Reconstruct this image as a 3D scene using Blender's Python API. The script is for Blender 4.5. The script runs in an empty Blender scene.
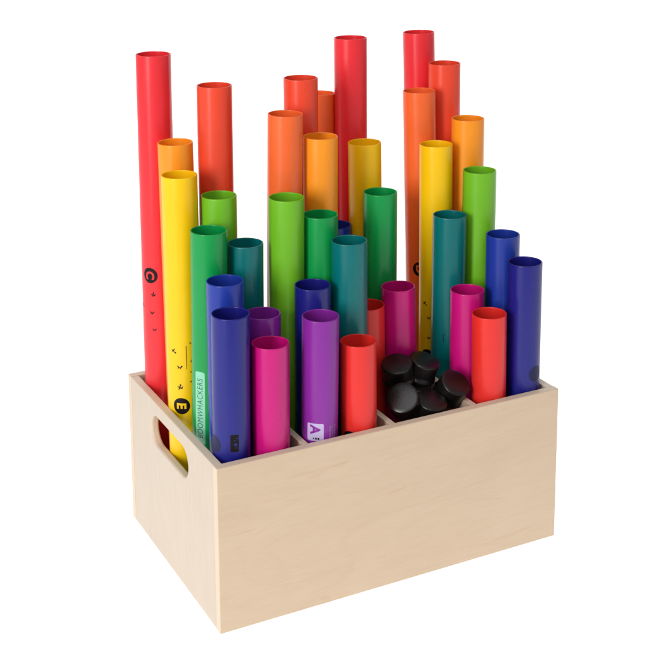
import bpy, bmesh, math, random
from mathutils import Vector, Matrix
rnd = random.Random(7)
S = bpy.context.scene
COL = S.collection
PI = math.pi

# ------------------------------------------------------------------ helpers
def lin(c):
    return tuple((v/255/12.92 if v/255 <= .04045 else ((v/255+.055)/1.055)**2.4) for v in c)

def tag(o, label=None, cat=None, group=None, kind=None):
    if label: o['label'] = label
    if cat: o['category'] = cat
    if group: o['group'] = group
    if kind: o['kind'] = kind
    return o

def link_bm(name, bm, mat, parent=None, smooth=False):
    me = bpy.data.meshes.new(name)
    bm.normal_update(); bm.to_mesh(me); bm.free()
    if smooth:
        for p in me.polygons: p.use_smooth = True
    o = bpy.data.objects.new(name, me)
    if mat: me.materials.append(mat)
    COL.objects.link(o)
    if parent: o.parent = parent
    return o

def new_mat(name):
    m = bpy.data.materials.new(name); m.use_nodes = True
    nt = m.node_tree; nt.nodes.clear()
    out = nt.nodes.new('ShaderNodeOutputMaterial')
    return m, nt, nt.nodes.new, nt.links.new, out

# ------------------------------------------------------------------ materials
def plastic(name, rgb, rough=.30, transl=.20, spec=.44):
    """glossy, slightly translucent tube plastic with faint mottling and handling marks"""
    m, nt, N, L, out = new_mat(name)
    tc = N('ShaderNodeTexCoord')
    oi = N('ShaderNodeObjectInfo'); sc = N('ShaderNodeMath'); sc.operation = 'MULTIPLY'; sc.inputs[1].default_value = 37
    L(oi.outputs['Random'], sc.inputs[0])
    av = N('ShaderNodeVectorMath'); av.operation = 'ADD'; L(tc.outputs['Object'], av.inputs[0]); L(sc.outputs[0], av.inputs[1])
    noi = N('ShaderNodeTexNoise'); noi.inputs['Scale'].default_value = 22; noi.inputs['Detail'].default_value = 4
    L(av.outputs[0], noi.inputs['Vector'])
    mp = N('ShaderNodeMapping'); mp.inputs['Scale'].default_value = (60, 60, 6)
    L(av.outputs[0], mp.inputs['Vector'])
    fine = N('ShaderNodeTexNoise'); fine.inputs['Scale'].default_value = 2.5; fine.inputs['Detail'].default_value = 2
    L(mp.outputs[0], fine.inputs['Vector'])
    base = lin(rgb)
    mix = N('ShaderNodeMix'); mix.data_type = 'RGBA'
    mix.inputs['A'].default_value = (*[v*.93 for v in base], 1)
    mix.inputs['B'].default_value = (*[min(1, v*1.06) for v in base], 1)
    L(noi.outputs['Fac'], mix.inputs['Factor'])
    rr = N('ShaderNodeMapRange'); rr.inputs['To Min'].default_value = rough-.04; rr.inputs['To Max'].default_value = rough+.06
    rr.inputs['From Min'].default_value = .3; rr.inputs['From Max'].default_value = .7
    L(fine.outputs['Fac'], rr.inputs['Value'])
    bp = N('ShaderNodeBump'); bp.inputs['Strength'].default_value = .0; bp.inputs['Distance'].default_value = .0015
    L(fine.outputs['Fac'], bp.inputs['Height'])
    p = N('ShaderNodeBsdfPrincipled')
    L(mix.outputs['Result'], p.inputs['Base Color']); L(rr.outputs[0], p.inputs['Roughness']); L(bp.outputs[0], p.inputs['Normal'])
    p.inputs['Specular IOR Level'].default_value = spec
    t = N('ShaderNodeBsdfTranslucent'); L(mix.outputs['Result'], t.inputs['Color'])
    ms = N('ShaderNodeMixShader'); ms.inputs[0].default_value = transl
    L(p.outputs[0], ms.inputs[1]); L(t.outputs[0], ms.inputs[2]); L(ms.outputs[0], out.inputs['Surface'])
    return m

def birch(name, grain='x', seed=0.0, face='y', tone=((.55, .412, .284), (.59, .45, .316), (.622, .48, .345))):
    """pale birch plywood face: soft long grain, flame figure, few darker flecks"""
    m, nt, N, L, out = new_mat(name)
    tc = N('ShaderNodeTexCoord')
    add = N('ShaderNodeVectorMath'); add.operation = 'ADD'; add.inputs[1].default_value = (seed, seed*.7, seed*1.3)
    L(tc.outputs['Object'], add.inputs[0])
    def noise(scale_along, scale_across, detail=4, dist=0.0, rough=.55):
        mp = N('ShaderNodeMapping')
        s = {'x': (scale_along, scale_across, scale_across), 'z': (scale_across, scale_across, scale_along), 'y': (scale_across, scale_along, scale_across)}[grain]
        mp.inputs['Scale'].default_value = s
        L(add.outputs[0], mp.inputs['Vector'])
        n = N('ShaderNodeTexNoise'); n.inputs['Scale'].default_value = 1; n.inputs['Detail'].default_value = detail
        n.inputs['Distortion'].default_value = dist; n.inputs['Roughness'].default_value = rough
        L(mp.outputs[0], n.inputs['Vector']); return n
    broad = noise(4, 11, 4, .8)
    flame = noise(9, 34, 6, 1.0, .62)
    vein = noise(2.6, 11, 2, .6, .45)
    fine = noise(26, 520, 4, .4, .6)
    fleck = noise(12, 75, 3, .7)
    cr = N('ShaderNodeValToRGB')
    cr.color_ramp.elements[0].position = .2; cr.color_ramp.elements[0].color = (*tone[0], 1)
    cr.color_ramp.elements[1].position = .85; cr.color_ramp.elements[1].color = (*tone[2], 1)
    e = cr.color_ramp.elements.new(.5); e.color = (*tone[1], 1)
    ma = N('ShaderNodeMath'); ma.operation = 'MULTIPLY_ADD'; ma.inputs[1].default_value = .55
    L(broad.outputs['Fac'], ma.inputs[0])
    mb = N('ShaderNodeMath'); mb.operation = 'MULTIPLY'; mb.inputs[1].default_value = .45
    L(flame.outputs['Fac'], mb.inputs[0]); L(mb.outputs[0], ma.inputs[2])
    L(ma.outputs[0], cr.inputs['Fac'])
    fr = N('ShaderNodeMapRange'); fr.inputs['From Min'].default_value = .35; fr.inputs['From Max'].default_value = .65
    fr.inputs['To Min'].default_value = .965; fr.inputs['To Max'].default_value = 1.02
    L(fine.outputs['Fac'], fr.inputs['Value'])
    mul = N('ShaderNodeMix'); mul.data_type = 'RGBA'; mul.blend_type = 'MULTIPLY'; mul.inputs['Factor'].default_value = 1
    L(cr.outputs['Color'], mul.inputs['A']); L(fr.outputs[0], mul.inputs['B'])
    kr = N('ShaderNodeValToRGB'); kr.color_ramp.elements[0].position = .66; kr.color_ramp.elements[0].color = (0, 0, 0, 1)
    kr.color_ramp.elements[1].position = .80; kr.color_ramp.elements[1].color = (.55, .55, .55, 1)
    L(fleck.outputs['Fac'], kr.inputs['Fac'])
    km = N('ShaderNodeMix'); km.data_type = 'RGBA'; km.inputs['B'].default_value = (.47, .29, .17, 1)
    L(kr.outputs['Color'], km.inputs['Factor']); L(mul.outputs['Result'], km.inputs['A'])
    # thin growth-ring lines: contours of a slow noise
    va = N('ShaderNodeMath'); va.operation = 'MULTIPLY'; va.inputs[1].default_value = 9; L(vein.outputs['Fac'], va.inputs[0])
    vf = N('ShaderNodeMath'); vf.operation = 'PINGPONG'; vf.inputs[1].default_value = .5; L(va.outputs[0], vf.inputs[0])
    vr = N('ShaderNodeValToRGB'); vr.color_ramp.elements[0].position = 0; vr.color_ramp.elements[0].color = (.13, .13, .13, 1)
    vr.color_ramp.elements[1].position = .10; vr.color_ramp.elements[1].color = (0, 0, 0, 1)
    L(vf.outputs[0], vr.inputs['Fac'])
    vm = N('ShaderNodeMath'); vm.operation = 'MULTIPLY'; L(vr.outputs['Color'], vm.inputs[0]); L(flame.outputs['Fac'], vm.inputs[1])
    vx = N('ShaderNodeMix'); vx.data_type = 'RGBA'; vx.inputs['B'].default_value = (.42, .27, .16, 1)
    L(vm.outputs[0], vx.inputs['Factor']); L(km.outputs['Result'], vx.inputs['A']); km = vx
    # ply layers, seen only on the cut edges
    ge = N('ShaderNodeNewGeometry'); vt = N('ShaderNodeVectorTransform'); vt.vector_type = 'NORMAL'; vt.convert_from = 'WORLD'; vt.convert_to = 'OBJECT'
    L(ge.outputs['True Normal'], vt.inputs[0])
    sn = N('ShaderNodeSeparateXYZ'); L(vt.outputs[0], sn.inputs[0]); sp = N('ShaderNodeSeparateXYZ'); L(tc.outputs['Object'], sp.inputs[0])
    ax = face.upper()
    ab = N('ShaderNodeMath'); ab.operation = 'ABSOLUTE'; L(sn.outputs[ax], ab.inputs[0])
    ed = N('ShaderNodeMath'); ed.operation = 'LESS_THAN'; ed.inputs[1].default_value = .5; L(ab.outputs[0], ed.inputs[0])
    fq = N('ShaderNodeMath'); fq.operation = 'MULTIPLY'; fq.inputs[1].default_value = 2*PI/.0036; L(sp.outputs[ax], fq.inputs[0])
    si = N('ShaderNodeMath'); si.operation = 'SINE'; L(fq.outputs[0], si.inputs[0])
    sr = N('ShaderNodeMapRange'); sr.inputs['From Min'].default_value = -.4; sr.inputs['From Max'].default_value = .4
    sr.inputs['To Min'].default_value = .85; sr.inputs['To Max'].default_value = .5; L(si.outputs[0], sr.inputs['Value'])
    em = N('ShaderNodeMath'); em.operation = 'MULTIPLY'; L(sr.outputs[0], em.inputs[0]); L(ed.outputs[0], em.inputs[1])
    pl = N('ShaderNodeMix'); pl.data_type = 'RGBA'; pl.inputs['B'].default_value = (.66, .54, .42, 1)
    L(em.outputs[0], pl.inputs['Factor']); L(km.outputs['Result'], pl.inputs['A'])
    p = N('ShaderNodeBsdfPrincipled'); L(pl.outputs['Result'], p.inputs['Base Color'])
    p.inputs['Roughness'].default_value = .5; p.inputs['Specular IOR Level'].default_value = .35
    bp = N('ShaderNodeBump'); bp.inputs['Strength'].default_value = .08; bp.inputs['Distance'].default_value = .001
    L(fine.outputs['Fac'], bp.inputs['Height']); L(bp.outputs[0], p.inputs['Normal'])
    L(p.outputs[0], out.inputs['Surface'])
    return m

def simple(name, rgb, rough=.4, spec=.5, bump=0, scale=200):
    m, nt, N, L, out = new_mat(name)
    p = N('ShaderNodeBsdfPrincipled'); tc = N('ShaderNodeTexCoord')
    n = N('ShaderNodeTexNoise'); n.inputs['Scale'].default_value = scale; n.inputs['Detail'].default_value = 4
    L(tc.outputs['Object'], n.inputs['Vector'])
    b = lin(rgb)
    mix = N('ShaderNodeMix'); mix.data_type = 'RGBA'
    mix.inputs['A'].default_value = (*[v*.9 for v in b], 1); mix.inputs['B'].default_value = (*[min(1, v*1.1) for v in b], 1)
    L(n.outputs['Fac'], mix.inputs['Factor']); L(mix.outputs['Result'], p.inputs['Base Color'])
    p.inputs['Roughness'].default_value = rough; p.inputs['Specular IOR Level'].default_value = spec
    if bump:
        bp = N('ShaderNodeBump'); bp.inputs['Strength'].default_value = bump; bp.inputs['Distance'].default_value = .0006
        L(n.outputs['Fac'], bp.inputs['Height']); L(bp.outputs[0], p.inputs['Normal'])
    L(p.outputs[0], out.inputs['Surface'])
    return m

RGB = {'C': (236, 50, 58), 'Cs': (238, 76, 48), 'D': (245, 110, 50), 'Ds': (250, 156, 34), 'E': (254, 204, 12),
       'F': (118, 190, 38), 'Fs': (8, 152, 72), 'G': (0, 110, 111), 'Gs': (30, 56, 156), 'A': (28, 29, 124),
       'As': (134, 38, 152), 'B': (200, 14, 119), 'C2': (232, 48, 42)}
CLEAR = {'C': .17, 'Cs': .17, 'D': .17, 'Ds': .17, 'E': .17, 'F': .17, 'C2': .15}     # pale warm pigments let more light through
PM = {k: plastic('plastic_'+k, v, transl=CLEAR.get(k, .12)) for k, v in RGB.items()}
M_INK = simple('black_ink', (14, 9, 9), .45, .2)
M_PALE = simple('pale_lilac_ink', (184, 170, 208), .4)
M_FAINT = simple('faint_lilac_ink', (160, 120, 175), .4)
M_MINT = simple('pale_mint_ink', (132, 200, 166), .4)
M_GREEN = simple('deep_green_ink', (4, 104, 58), .4)
M_GREY = simple('dark_grey_ink', (36, 36, 72), .5, .2)
M_RUBBER = simple('black_rubber', (20, 16, 16), .3, .45, .3, 320)
W_FRONT = birch('birch_front', 'x', 0.0, 'y')
W_SIDE = birch('birch_side', 'z', 3.1, 'x', ((.52, .425, .330), (.55, .458, .366), (.575, .485, .395)))
W_IN = birch('birch_inner', 'y', 6.4, 'x')

# ------------------------------------------------------------------ the surface: white ground, with an added backlight to keep it pure white
def backlit_sweep():
    m, nt, N, L, out = new_mat('backlit_white')
    d = N('ShaderNodeBsdfDiffuse'); d.inputs['Color'].default_value = (.9, .9, .9, 1)
    t = N('ShaderNodeBsdfTranslucent'); t.inputs['Color'].default_value = (.95, .95, .95, 1)
    ms = N('ShaderNodeMixShader'); ms.inputs[0].default_value = .45
    tc = N('ShaderNodeTexCoord'); n = N('ShaderNodeTexNoise'); n.inputs['Scale'].default_value = 3
    L(tc.outputs['Object'], n.inputs['Vector'])
    mr = N('ShaderNodeMapRange'); mr.inputs['To Min'].default_value = .43; mr.inputs['To Max'].default_value = .47
    L(n.outputs['Fac'], mr.inputs['Value']); L(mr.outputs[0], ms.inputs[0])
    L(d.outputs[0], ms.inputs[1]); L(t.outputs[0], ms.inputs[2]); L(ms.outputs[0], out.inputs['Surface'])
    # one white sheet curving up behind, made translucent so added unseen lamps whiten it
    prof = [(-1.0+k*.2, 0) for k in range(12)]
    y0, r = prof[-1][0], .6
    prof += [(y0+r*math.sin(a), r-r*math.cos(a)) for a in [PI/2*k/14 for k in range(1, 15)]]
    prof += [(y0+r, r+.2*k) for k in range(1, 10)]
    bm = bmesh.new(); rows = [[bm.verts.new((x, y, z)) for x in (-2.4, -1.2, 0, 1.2, 2.4)] for y, z in prof]
    for A, B in zip(rows, rows[1:]):
        for k in range(4): bm.faces.new((A[k], A[k+1], B[k+1], B[k]))
    o = link_bm('floor', bm, m, smooth=True)
    o.location = (.23, .15, 0); o.rotation_euler = (0, 0, -.4841)
    tag(o, kind='structure')
    return o
SWEEP = backlit_sweep()

# ------------------------------------------------------------------ the crate
W, D, H, T = .4616, .2978, .2, .0108

def box_bm(x0, x1, y0, y1, z0, z1, bev=.0009):
    bm = bmesh.new(); bmesh.ops.create_cube(bm, size=1)
    for v in bm.verts:
        v.co = ((x0+x1)/2+v.co.x*(x1-x0), (y0+y1)/2+v.co.y*(y1-y0), (z0+z1)/2+v.co.z*(z1-z0))
    bmesh.ops.bevel(bm, geom=bm.edges[:], offset=bev, segments=2, profile=.5, affect='EDGES')
    return bm

def slot_panel_bm(x0, x1, y0, y1, z0, z1, sy, sz, sl, sh):
    """upright side panel (normal along x) with a rounded hand slot"""
    n = 15; r = sh/2; slot = []
    for side, a0 in ((1, -PI/2), (-1, PI/2)):
        for k in range(n+1):
            a = a0+PI*k/n
            slot.append((sy+side*(sl/2-r)+r*math.cos(a), sz+r*math.sin(a)))
    rect = []                                             # one outline point for each slot point, corners included
    cs = [(y1, z0), (y1, z1), (y0, z1), (y0, z0)]
    def ray_rect(dy, dz):
        t = 1e9
        if dy > 1e-9: t = min(t, (y1-sy)/dy)
        if dy < -1e-9: t = min(t, (y0-sy)/dy)
        if dz > 1e-9: t = min(t, (z1-sz)/dz)
        if dz < -1e-9: t = min(t, (z0-sz)/dz)
        return (sy+dy*t, sz+dz*t)
    rect = [ray_rect(p[0]-sy, p[1]-sz) for p in slot]
    for c in cs:
        k = min(range(len(rect)), key=lambda i: (rect[i][0]-c[0])**2+(rect[i][1]-c[1])**2); rect[k] = c
    bm = bmesh.new(); m = len(slot)
    V = {}
    for nm, x in (('o', x0), ('i', x1)):
        V['s'+nm] = [bm.verts.new((x, y, z)) for y, z in slot]
        V['r'+nm] = [bm.verts.new((x, y, z)) for y, z in rect]
    se, re_ = [], []
    for k in range(m):
        j = (k+1) % m
        bm.faces.new((V['so'][k], V['so'][j], V['ro'][j], V['ro'][k]))
        bm.faces.new((V['si'][k], V['ri'][k], V['ri'][j], V['si'][j]))
        bm.faces.new((V['so'][k], V['si'][k], V['si'][j], V['so'][j]))
        bm.faces.new((V['ro'][k], V['ro'][j], V['ri'][j], V['ri'][k]))
    bmesh.ops.recalc_face_normals(bm, faces=bm.faces[:])
    ed = []
    for nm in 'oi':
        for k in range(m):
            j = (k+1) % m
            ed.append(bm.edges.get((V['s'+nm][k], V['s'+nm][j])))
    bmesh.ops.bevel(bm, geom=ed, offset=.0026, segments=4, profile=.5, affect='EDGES')
    ed = [e for e in bm.edges if e.is_valid and len(e.link_faces) == 2 and e.calc_face_angle(0) > 1.2]
    bmesh.ops.bevel(bm, geom=ed, offset=.0009, segments=2, profile=.5, affect='EDGES')
    return bm

crate = bpy.data.objects.new('wooden_crate', None); COL.objects.link(crate)
tag(crate, 'pale birch plywood crate with hand slot, divided inside, holding the coloured tubes', 'crate')
link_bm('front_panel', box_bm(0, W, 0, T, 0, H), W_FRONT, crate)
link_bm('back_panel', box_bm(0, W, D-T, D, 0, H), W_FRONT, crate)
e = .0002
link_bm('side_panel', slot_panel_bm(.0004, T, T+e, D-T-e, 0, H-.0004, .1520, .1622, .1240, .0385), W_SIDE, crate)
link_bm('side_panel', slot_panel_bm(W-T, W-.0004, T+e, D-T-e, 0, H-.0004, .1520, .1622, .1240, .0385), W_SIDE, crate)
link_bm('base_panel', box_bm(T+e, W-T-e, T+e, D-T-e, .001, .0115), W_IN, crate)
for x in (.116, .231, .3455):
    link_bm('divider', box_bm(x-.004, x+.004, T+e, D-T-e, .0118, H-.003, .0007), W_IN, crate)

# ------------------------------------------------------------------ the tubes
RAD, WALL, Z0 = 0.02141, .0016, .012
TUBES = [  # note key, base x, base y, lean x, lean y, height of the rim, label
(1,'C',0.0324,0.2618,0.0016,-0.0025,0.6210,'tall red tube at the far left with a round black C badge'),
(2,'Cs',0.0890,0.2049,0.0014,-0.0010,0.5865,'orange red tube standing alone behind the leftmost light green tube'),
(3,'Ds',0.0474,0.2163,-0.0042,0.0000,0.5189,'amber orange tube squeezed between the far left red tube and the yellow E tube'),
(4,'E',0.0328,0.1756,-0.0013,-0.0011,0.4894,'bright yellow tube with round black E badge beside the hand slot'),
(5,'F',0.0761,0.1636,0.0003,-0.0006,0.4613,'light green tube at left, just in front of the lone orange red tube'),
(6,'Fs',0.0399,0.1221,0.0054,-0.0022,0.4340,'green tube with pale vertical word label, right of the yellow E tube'),
(7,'G',0.0890,0.1223,0.0031,0.0005,0.4109,'dark teal tube half hidden behind the medium blue tube at left'),
(8,'Gs',0.0464,0.0790,-0.0001,-0.0021,0.3859,'medium blue tube directly behind the indigo tube of the front left corner'),
(9,'A',0.0323,0.0382,0.0026,-0.0028,0.3624,'indigo tube in the front left corner of the crate'),
(10,'As',0.0894,0.0753,0.0017,-0.0008,0.3400,'dark purple tube in shade behind the front magenta tube'),
(11,'B',0.0809,0.0329,0.0005,-0.0005,0.3206,'magenta tube at the front wall between the indigo corner tube and the purple tube'),
(12,'Cs',0.2018,0.1958,0.0002,-0.0003,0.5870,'orange red tube in the middle, rising behind the bright orange tube'),
(13,'D',0.2596,0.2620,0.0064,0.0101,0.5489,'shaded deep orange tube mostly hidden, touching the left edge of the tall middle red tube'),
(14,'C',0.3000,0.2440,-0.0023,-0.0004,0.6239,'tall red tube in the middle of the back row, behind the mustard yellow tube'),
(15,'D',0.1546,0.1620,0.0076,-0.0054,0.5530,'bright orange tube rising directly behind the middle light green tube'),
(16,'Ds',0.2047,0.1527,0.0020,-0.0006,0.5213,'amber orange tube above the mid green tube, right of the bright orange tube'),
(17,'E',0.3021,0.2007,-0.0072,0.0000,0.4940,'shaded mustard yellow tube in front of the tall middle red tube'),
(18,'F',0.1415,0.1209,0.0021,-0.0036,0.4612,'light green tube in the middle, left of the mid green tube'),
(19,'Fs',0.1861,0.1136,0.0005,0.0001,0.4353,'mid green tube between the middle light green tube and the middle teal tube'),
(20,'Gs',0.2592,0.2062,-0.0054,-0.0003,0.3884,'dark blue tube showing only a sliver behind the middle teal tube'),
(21,'G',0.2054,0.0750,-0.0002,-0.0002,0.4109,'teal tube in the middle, behind the short front red tube beside the purple one'),
(22,'Fs',0.2938,0.1582,0.0003,-0.0004,0.4387,'dark green tube in shade, right of the mustard yellow tube'),
(23,'A',0.1566,0.0758,-0.0007,-0.0020,0.3641,'indigo tube just behind the purple tube with the white A label'),
(24,'As',0.1415,0.0353,0.0034,-0.0033,0.3416,'purple tube at the front wall with a white square A label'),
(25,'C2',0.1962,0.0327,-0.0019,0.0003,0.3019,'short bright red tube at the front wall, right of the purple tube'),
(26,'C2',0.2610,0.1189,-0.0074,-0.0006,0.3082,'short dark red tube in shade, left of the dark magenta tube'),
(27,'B',0.3041,0.1141,-0.0083,0.0008,0.3264,'dark magenta tube in shade behind the black caps'),
(28,'C',0.4287,0.2638,-0.0129,0.0047,0.6196,'tall red tube at the right end of the back row'),
(29,'Cs',0.4293,0.2207,-0.0019,0.0002,0.5832,'orange red tube at right, just in front of the rightmost tall red tube'),
(30,'D',0.3906,0.2020,-0.0102,0.0055,0.5525,'bright orange tube at right with part of a black badge, behind the rightmost yellow tube'),
(31,'Ds',0.4288,0.1661,0.0010,-0.0002,0.5182,'amber orange tube at right, rising behind the rightmost light green tube'),
(32,'E',0.3804,0.1602,-0.0016,0.0019,0.4903,'golden yellow tube at right with small black figures low down, left of the teal tube'),
(33,'F',0.4204,0.1237,0.0005,-0.0002,0.4591,'light green tube at right, behind the magenta tube and the medium blue tube'),
(34,'G',0.3711,0.1181,0.0023,0.0007,0.4078,'dark teal tube at right, between the golden yellow and the rightmost light green tube'),
(35,'Gs',0.4273,0.0758,-0.0013,0.0008,0.3858,'medium blue tube behind the indigo tube of the front right corner'),
(36,'A',0.4292,0.0326,0.0001,-0.0001,0.3618,'indigo tube in the front right corner of the crate'),
(37,'B',0.3744,0.0751,-0.0012,0.0004,0.3214,'magenta tube at right, just behind the rightmost short red tube'),
(38,'C2',0.3811,0.0325,-0.0039,-0.0000,0.3038,'short bright red tube at the front wall, left of the right corner indigo tube'),
]

def tube_bm(length):
    R, w, b = RAD, WALL, .0006
    def cap(z, s):                                        # rounded lip, outer side to inner side
        return [(R, z-s*.004), (R, z-s*.0012), (R, z-s*b), (R-.13*b*2, z-s*.13*b*2), (R-b, z), (R-w+b, z), (R-w+.13*b*2, z-s*.13*b*2), (R-w, z-s*b), (R-w, z-s*.0012), (R-w, z-s*.004)]
    top = cap(length, 1); bot = [p for p in reversed(cap(0, -1))]
    mid_o = [(R, length*k/6) for k in range(1, 6)]
    mid_i = [(R-w, length*k/6) for k in range(5, 0, -1)]
    prof = mid_o+top+mid_i+bot
    bm = bmesh.new(); n = 72; rings = []
    for r, z in prof:
        rings.append([bm.verts.new((r*math.cos(2*PI*k/n), r*math.sin(2*PI*k/n), z)) for k in range(n)])
    for a in range(len(prof)):
        A, B = rings[a], rings[(a+1) % len(prof)]
        for k in range(n):
            bm.faces.new((A[k], A[(k+1) % n], B[(k+1) % n], B[k]))
    bmesh.ops.recalc_face_normals(bm, faces=bm.faces[:])
    return bm

TUBE = {}
for i, key, bx, by, lx, ly, zt, label in TUBES:
    axis = Vector((lx, ly, zt-Z0)); ln = axis.length
    o = link_bm('plastic_tube', tube_bm(ln), PM[key], smooth=True)
    o.location = (bx, by, Z0)
    ang = math.atan2(math.hypot(lx, ly), zt-Z0)
    if ang > 1e-6: o.rotation_euler = Matrix.Rotation(ang, 3, Vector((-ly, lx, 0)).normalized()).to_euler()
    tag(o, label, 'tube', 'coloured plastic tubes standing in the crate')
    TUBE[i] = o

# ------------------------------------------------------------------ printed marks, bent round their tube
def wrap(tube, name, shapes, theta, h, mat, lift=.00012, label=None, rot=0):
    """shapes: flat polygons (lists of (a, b), metres) or bmeshes, printed centred on angle theta (degrees), height h"""
    bm = bmesh.new()
    for s in shapes:
        if isinstance(s, bmesh.types.BMesh):
            me = bpy.data.meshes.new('tmp'); s.to_mesh(me); s.free(); bm.from_mesh(me); bpy.data.meshes.remove(me)
        else:
            bm.faces.new([bm.verts.new((x, y, 0)) for x, y in s])
    c, sn = math.cos(rot), math.sin(rot)
    for v in bm.verts: v.co = (c*v.co.x-sn*v.co.y, sn*v.co.x+c*v.co.y, 0)
    xs = [v.co.x for v in bm.verts]; step = .0012
    k = math.floor(min(xs)/step)+1
    while k*step < max(xs):
        bmesh.ops.bisect_plane(bm, geom=bm.verts[:]+bm.edges[:]+bm.faces[:], plane_co=(k*step, 0, 0), plane_no=(1, 0, 0)); k += 1
    t0 = math.radians(theta); R = RAD+lift
    for v in bm.verts:
        a = t0+v.co.x/RAD; v.co = (R*math.cos(a), R*math.sin(a), h+v.co.y)
    o = link_bm(name, bm, mat, tube)
    if label: o['label'] = label
    return o

def text_bm(body, size, weight=.0, sx=1.0):
    cu = bpy.data.curves.new('tmp', 'FONT'); cu.body = body; cu.size = size; cu.offset = weight
    cu.align_x = 'CENTER'; cu.align_y = 'CENTER'; cu.resolution_u = 6; cu.space_character = 1.12 if len(body) > 1 else 1
    ob = bpy.data.objects.new('tmp', cu); COL.objects.link(ob)
    me = bpy.data.meshes.new_from_object(ob.evaluated_get(bpy.context.evaluated_depsgraph_get()))
    bpy.data.objects.remove(ob); bpy.data.curves.remove(cu)
    bm = bmesh.new(); bm.from_mesh(me); bpy.data.meshes.remove(me)
    xs = [v.co.x for v in bm.verts]; ys = [v.co.y for v in bm.verts]
    cx, cy = (min(xs)+max(xs))/2, (min(ys)+max(ys))/2
    for v in bm.verts: v.co.x = (v.co.x-cx)*sx; v.co.y -= cy; v.co.z = 0
    return bm

def disc(r, n=40): return [(r*math.cos(2*PI*k/n), r*math.sin(2*PI*k/n)) for k in range(n)]
def rrect(w, h, r, n=6):
    p = []
    for sx, sy, a0 in ((1, 1, 0), (-1, 1, PI/2), (-1, -1, PI), (1, -1, 1.5*PI)):
        for k in range(n+1):
            a = a0+PI/2*k/n; p.append((sx*(w/2-r)+r*math.cos(a), sy*(h/2-r)+r*math.sin(a)))
    return p
def stroke(p, q, w):
    d = Vector((q[0]-p[0], q[1]-p[1])); d.normalize(); n = Vector((-d.y, d.x))*w/2
    return [(p[0]+n.x, p[1]+n.y), (p[0]-n.x, p[1]-n.y), (q[0]-n.x, q[1]-n.y), (q[0]+n.x, q[1]+n.y)]
def off(poly, dx, dy): return [(x+dx, y+dy) for x, y in poly]

def badge(i, theta, h, letter=None, r=.0101, mat=None, lsize=.0155):
    b = wrap(TUBE[i], 'note_badge', [disc(r)], theta, h, mat or M_INK, .00012, 'round black note badge')
    if letter:
        key = [t[1] for t in TUBES if t[0] == i][0]
        o = wrap(b, 'note_letter', [text_bm(letter, lsize, .00055)], theta, h, PM[key], .00024, rot=-PI/2)
    return b

FIG = [  # little tumbling figures, strokes in mm
    [((-2.4, .6), (0, 0)), ((0, 0), (2.2, -1.2)), ((-.2, .1), (.5, 2.3)), ((.3, -.2), (-1.3, -2)), ((1.4, -.8), (2.6, 1.0))],
    [((-2.2, 1.6), (-.3, .2)), ((-.3, .2), (1.8, -.3)), ((1.8, -.3), (2.4, 1.2)), ((-.3, .2), (-1.6, -1.2)), ((.7, 0), (1.1, -1.7))],
    [((-2.6, .2), (-.2, .6)), ((-.2, .6), (.6, -1.6)), ((.6, -1.6), (2.2, -2.0)), ((-.1, .5), (1.4, 2.0)), ((-.2, .4), (-1.8, -1.5))]]
def figure(i, theta, h, k, s=1.0):
    s *= 1.22
    sh = [stroke((p[0]*s/1000, p[1]*s/1000), (q[0]*s/1000, q[1]*s/1000), .00095*s) for p, q in FIG[k]]
    hx, hy = FIG[k][2][1]
    sh.append(off(disc(.00085*s, 14), hx*s/1000, hy*s/1000))
    for j, q in enumerate(sh): pass
    return wrap(TUBE[i], 'printed_figure', sh, theta, h, M_INK, .00013)

# far left red tube
badge(1, -141.5, .3333, 'C', .0100)
figure(1, -132, .3083, 0); figure(1, -138.4, .2844, 1, .9); figure(1, -131, .2623, 1, .8); figure(1, 178.5, .2922, 2, .7)
# left yellow tube
badge(4, -125, .1950, 'E', .0104)
figure(4, -147, .2650, 2, .95); figure(4, -128.5, .2444, 1, 1.0); figure(4, -128.2, .2189, 0, 1.1)
wrap(TUBE[4], 'printed_rule', [rrect(.0007, .0292, .0003)], -104.8, .2570, M_INK)
for th, hh in ((-90, .2746), (-88.5, .2516), (-89.5, .2377), (-90.5, .2256)):
    figure(4, th, hh, rnd.randrange(3), .55)
# green tube: upright word label
lb = wrap(TUBE[6], 'brand_label', [rrect(.0132, .0905, .0028)], -146, .2105, M_MINT, .00012, 'pale mint upright label')
wrap(lb, 'brand_lettering', [text_bm('BOOMWHACKERS', .0106, 0, .78)], -146, .2105, M_GREEN, .00024, rot=PI/2)
# purple tube: square A label and small print
lb = wrap(TUBE[24], 'note_label', [rrect(.0198, .0214, .0018)], -131, .1957, M_PALE, .00012, 'white square note label')
wrap(lb, 'note_letter', [text_bm('A', .0158, .0006)], -131, .1990, PM['As'], .00024, rot=-PI/2)
wrap(lb, 'small_mark', [off(rrect(.0016, .0018, .0004), -.0034, 0), off(rrect(.0019, .0026, .0006), -.0005, 0), off(rrect(.0021, .0024, .0006), .0024, 0)], -127, .1882, M_INK, .00024)
sp = []
for a in (-.0052, -.0040, -.0012, .0014, .0030):
    b = .010
    while b > -.011:
        l_ = rnd.uniform(.0009, .0026); sp.append(off(rrect(.00085, l_, .0003), a, b-l_/2)); b -= l_+rnd.uniform(.0004, .0010)
wrap(TUBE[24], 'small_print', sp, -70, .1925, M_FAINT)
# indigo tube, front left
badge(9, -174, .2015, None, .0100, M_GREY)
nl = wrap(TUBE[9], 'note_label', [rrect(.0095, .0205, .0014)], -104, .2055, M_INK, .00012, 'black upright label')
wrap(nl, 'small_mark', [rrect(.0030, .0032, .0009), off(rrect(.0022, .0010, .0003), .0008, -.0040), off(rrect(.0016, .0010, .0003), -.0010, .0050), off(rrect(.0034, .0008, .0002), .0016, .0072)], -101, .2040, PM['A'], .00024)
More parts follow.
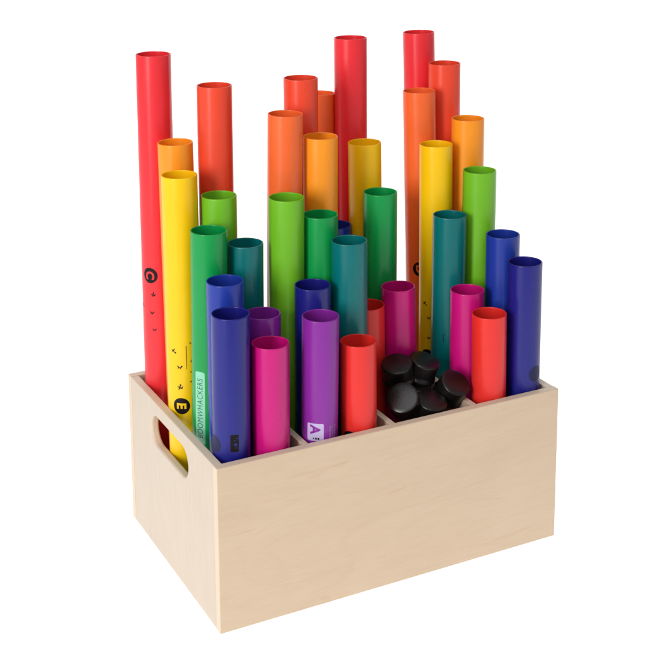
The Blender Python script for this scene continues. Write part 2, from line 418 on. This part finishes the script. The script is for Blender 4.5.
# indigo tube, front right
badge(36, -76, .2090, None, .0104, M_GREY)
# others, low down
badge(25, -148, .1752, None, .0098)
badge(30, -126, .3028, 'D', .0101)
badge(32, -148, .1958, 'E', .0101)
figure(32, -160, .2687, 2, .95); figure(32, -145.4, .2492, 1, .85); figure(32, -145, .2216, 1, .8)
wrap(TUBE[34], 'printed_rule', [rrect(.0012, .012, .0004)], -138, .2380, M_GREY)

# ------------------------------------------------------------------ black end caps lying on top of each other
def cap_bm():
    R, h = .0194, .028
    prof = [(0, 0)]+[(R*q, -.0016*q*q) for q in (.2, .4, .6, .75, .88)]+[(R-.0010, -.0017), (R-.0004, -.0020), (R-.0001, -.0026), (R, -.0034), (R, -.006), (R-.0003, -.018),
            (R-.0003, -h+.005), (R+.0006, -h+.0045), (R+.0006, -h+.0004), (R+.0002, -h), (R-.0022, -h), (R-.0026, -h+.001), (R-.0028, -.004), (R-.006, -.0032), (0, -.0030)]
    bm = bmesh.new(); n = 56; rings = []
    for r, z in prof:
        rings.append([bm.verts.new((0, 0, z))] if r == 0 else [bm.verts.new((r*math.cos(2*PI*k/n), r*math.sin(2*PI*k/n), z)) for k in range(n)])
    for A, B in zip(rings, rings[1:]):
        for k in range(n):
            j = (k+1) % n
            if len(A) == 1: bm.faces.new((A[0], B[k], B[j]))
            elif len(B) == 1: bm.faces.new((A[k], B[0], A[j]))
            else: bm.faces.new((A[k], B[k], B[j], A[j]))
    bmesh.ops.recalc_face_normals(bm, faces=bm.faces[:])
    return bm
VIEW, UP, RIGHT = Vector((.446, .874, -.192)), Vector((.093, .168, .981)), Vector((.890, -.456, -.006))
def d3(toward, up, right): return (-VIEW*toward+UP*up+RIGHT*right).normalized()
CAPS = [  # centre of the face, direction it faces, label
 ((.2551, .0345, .2182), d3(.80, .52, -.22), 'black cap at the front tipped on its side, face towards the viewer with grey shine'),
 ((.3343, .0375, .2209), d3(.58, .70, .36), 'black cap leaning against the right divider beside the short red tube'),
 ((.2696, .0735, .2457), d3(.46, .86, -.14), 'black cap at the back left of the pile, below the dark magenta tube'),
 ((.3099, .0710, .2435), d3(.34, .90, .26), 'black cap at the back of the pile, below the golden yellow tube'),
 ((.2960, .0318, .2085), d3(.46, .86, .20), 'black cap sunk at the front wall between the two tipped caps'),
 ((.2960, .0705, .2135), d3(.22, .97, .0), 'black cap added to fill the dark gap in the middle of the pile'),  # added so the gap between the other caps renders black
]
cap0 = None
for loc, nrm, label in CAPS:
    if cap0 is None:
        o = cap0 = link_bm('end_cap', cap_bm(), M_RUBBER, smooth=True)
    else:
        o = cap0.copy(); COL.objects.link(o)
    o.location = loc; o.rotation_euler = Vector((0, 0, 1)).rotation_difference(nrm).to_euler()
    tag(o, label, 'cap', 'black caps piled in the crate')

# ------------------------------------------------------------------ light
def area(name, loc, target, size, energy, col=(1, 1, 1)):
    l = bpy.data.lights.new(name, 'AREA'); l.shape = 'RECTANGLE'; l.size, l.size_y = size; l.energy = energy; l.color = col
    o = bpy.data.objects.new(name, l); COL.objects.link(o); o.location = loc
    o.rotation_euler = (Vector(target)-Vector(loc)).to_track_quat('-Z', 'Y').to_euler()
    return o
area('key_softbox', (-2.63, -1.50, 1.10), (.23, .15, .34), (.65, 2.0), 80)
area('overhead_fill', (-.6, -1.1, 2.3), (.23, .15, .2), (1.6, 1.6), 18)  # added fill, brightens the crate rim and tube tops
def on_sweep(x, y, z): return tuple(SWEEP.matrix_basis @ Vector((x, y, z)))
area('under_floor_fill', on_sweep(0, .45, -.7), on_sweep(0, .45, 0), (5.4, 3.9), 125)  # unseen lamp added below the sheet to keep the ground shadowless white
area('behind_backdrop_fill', on_sweep(0, 2.5, .9), on_sweep(0, 1.8, .9), (5.4, 3.4), 115)  # unseen lamp added behind the sheet so the background clips to white

w = bpy.data.worlds.new('World'); S.world = w; w.use_nodes = True
bg = w.node_tree.nodes['Background']; bg.inputs['Color'].default_value = (1, 1, 1, 1); bg.inputs['Strength'].default_value = .38

# ------------------------------------------------------------------ camera
cam = bpy.data.cameras.new('camera'); co = bpy.data.objects.new('camera', cam); COL.objects.link(co)
cam.sensor_width = 36; cam.lens = 72.9947; cam.shift_y = -.35217
co.location = (-.50030, -1.24544, .87716); co.rotation_euler = (1.3775710, .0057029, -.4733902)
cam.clip_start = .01; cam.clip_end = 200
S.camera = co
S.view_settings.view_transform = 'Standard'; S.view_settings.look = 'None'; S.view_settings.exposure = 0; S.view_settings.gamma = 1
S.cycles.max_bounces = 10; S.cycles.diffuse_bounces = 6; S.cycles.use_denoising = True
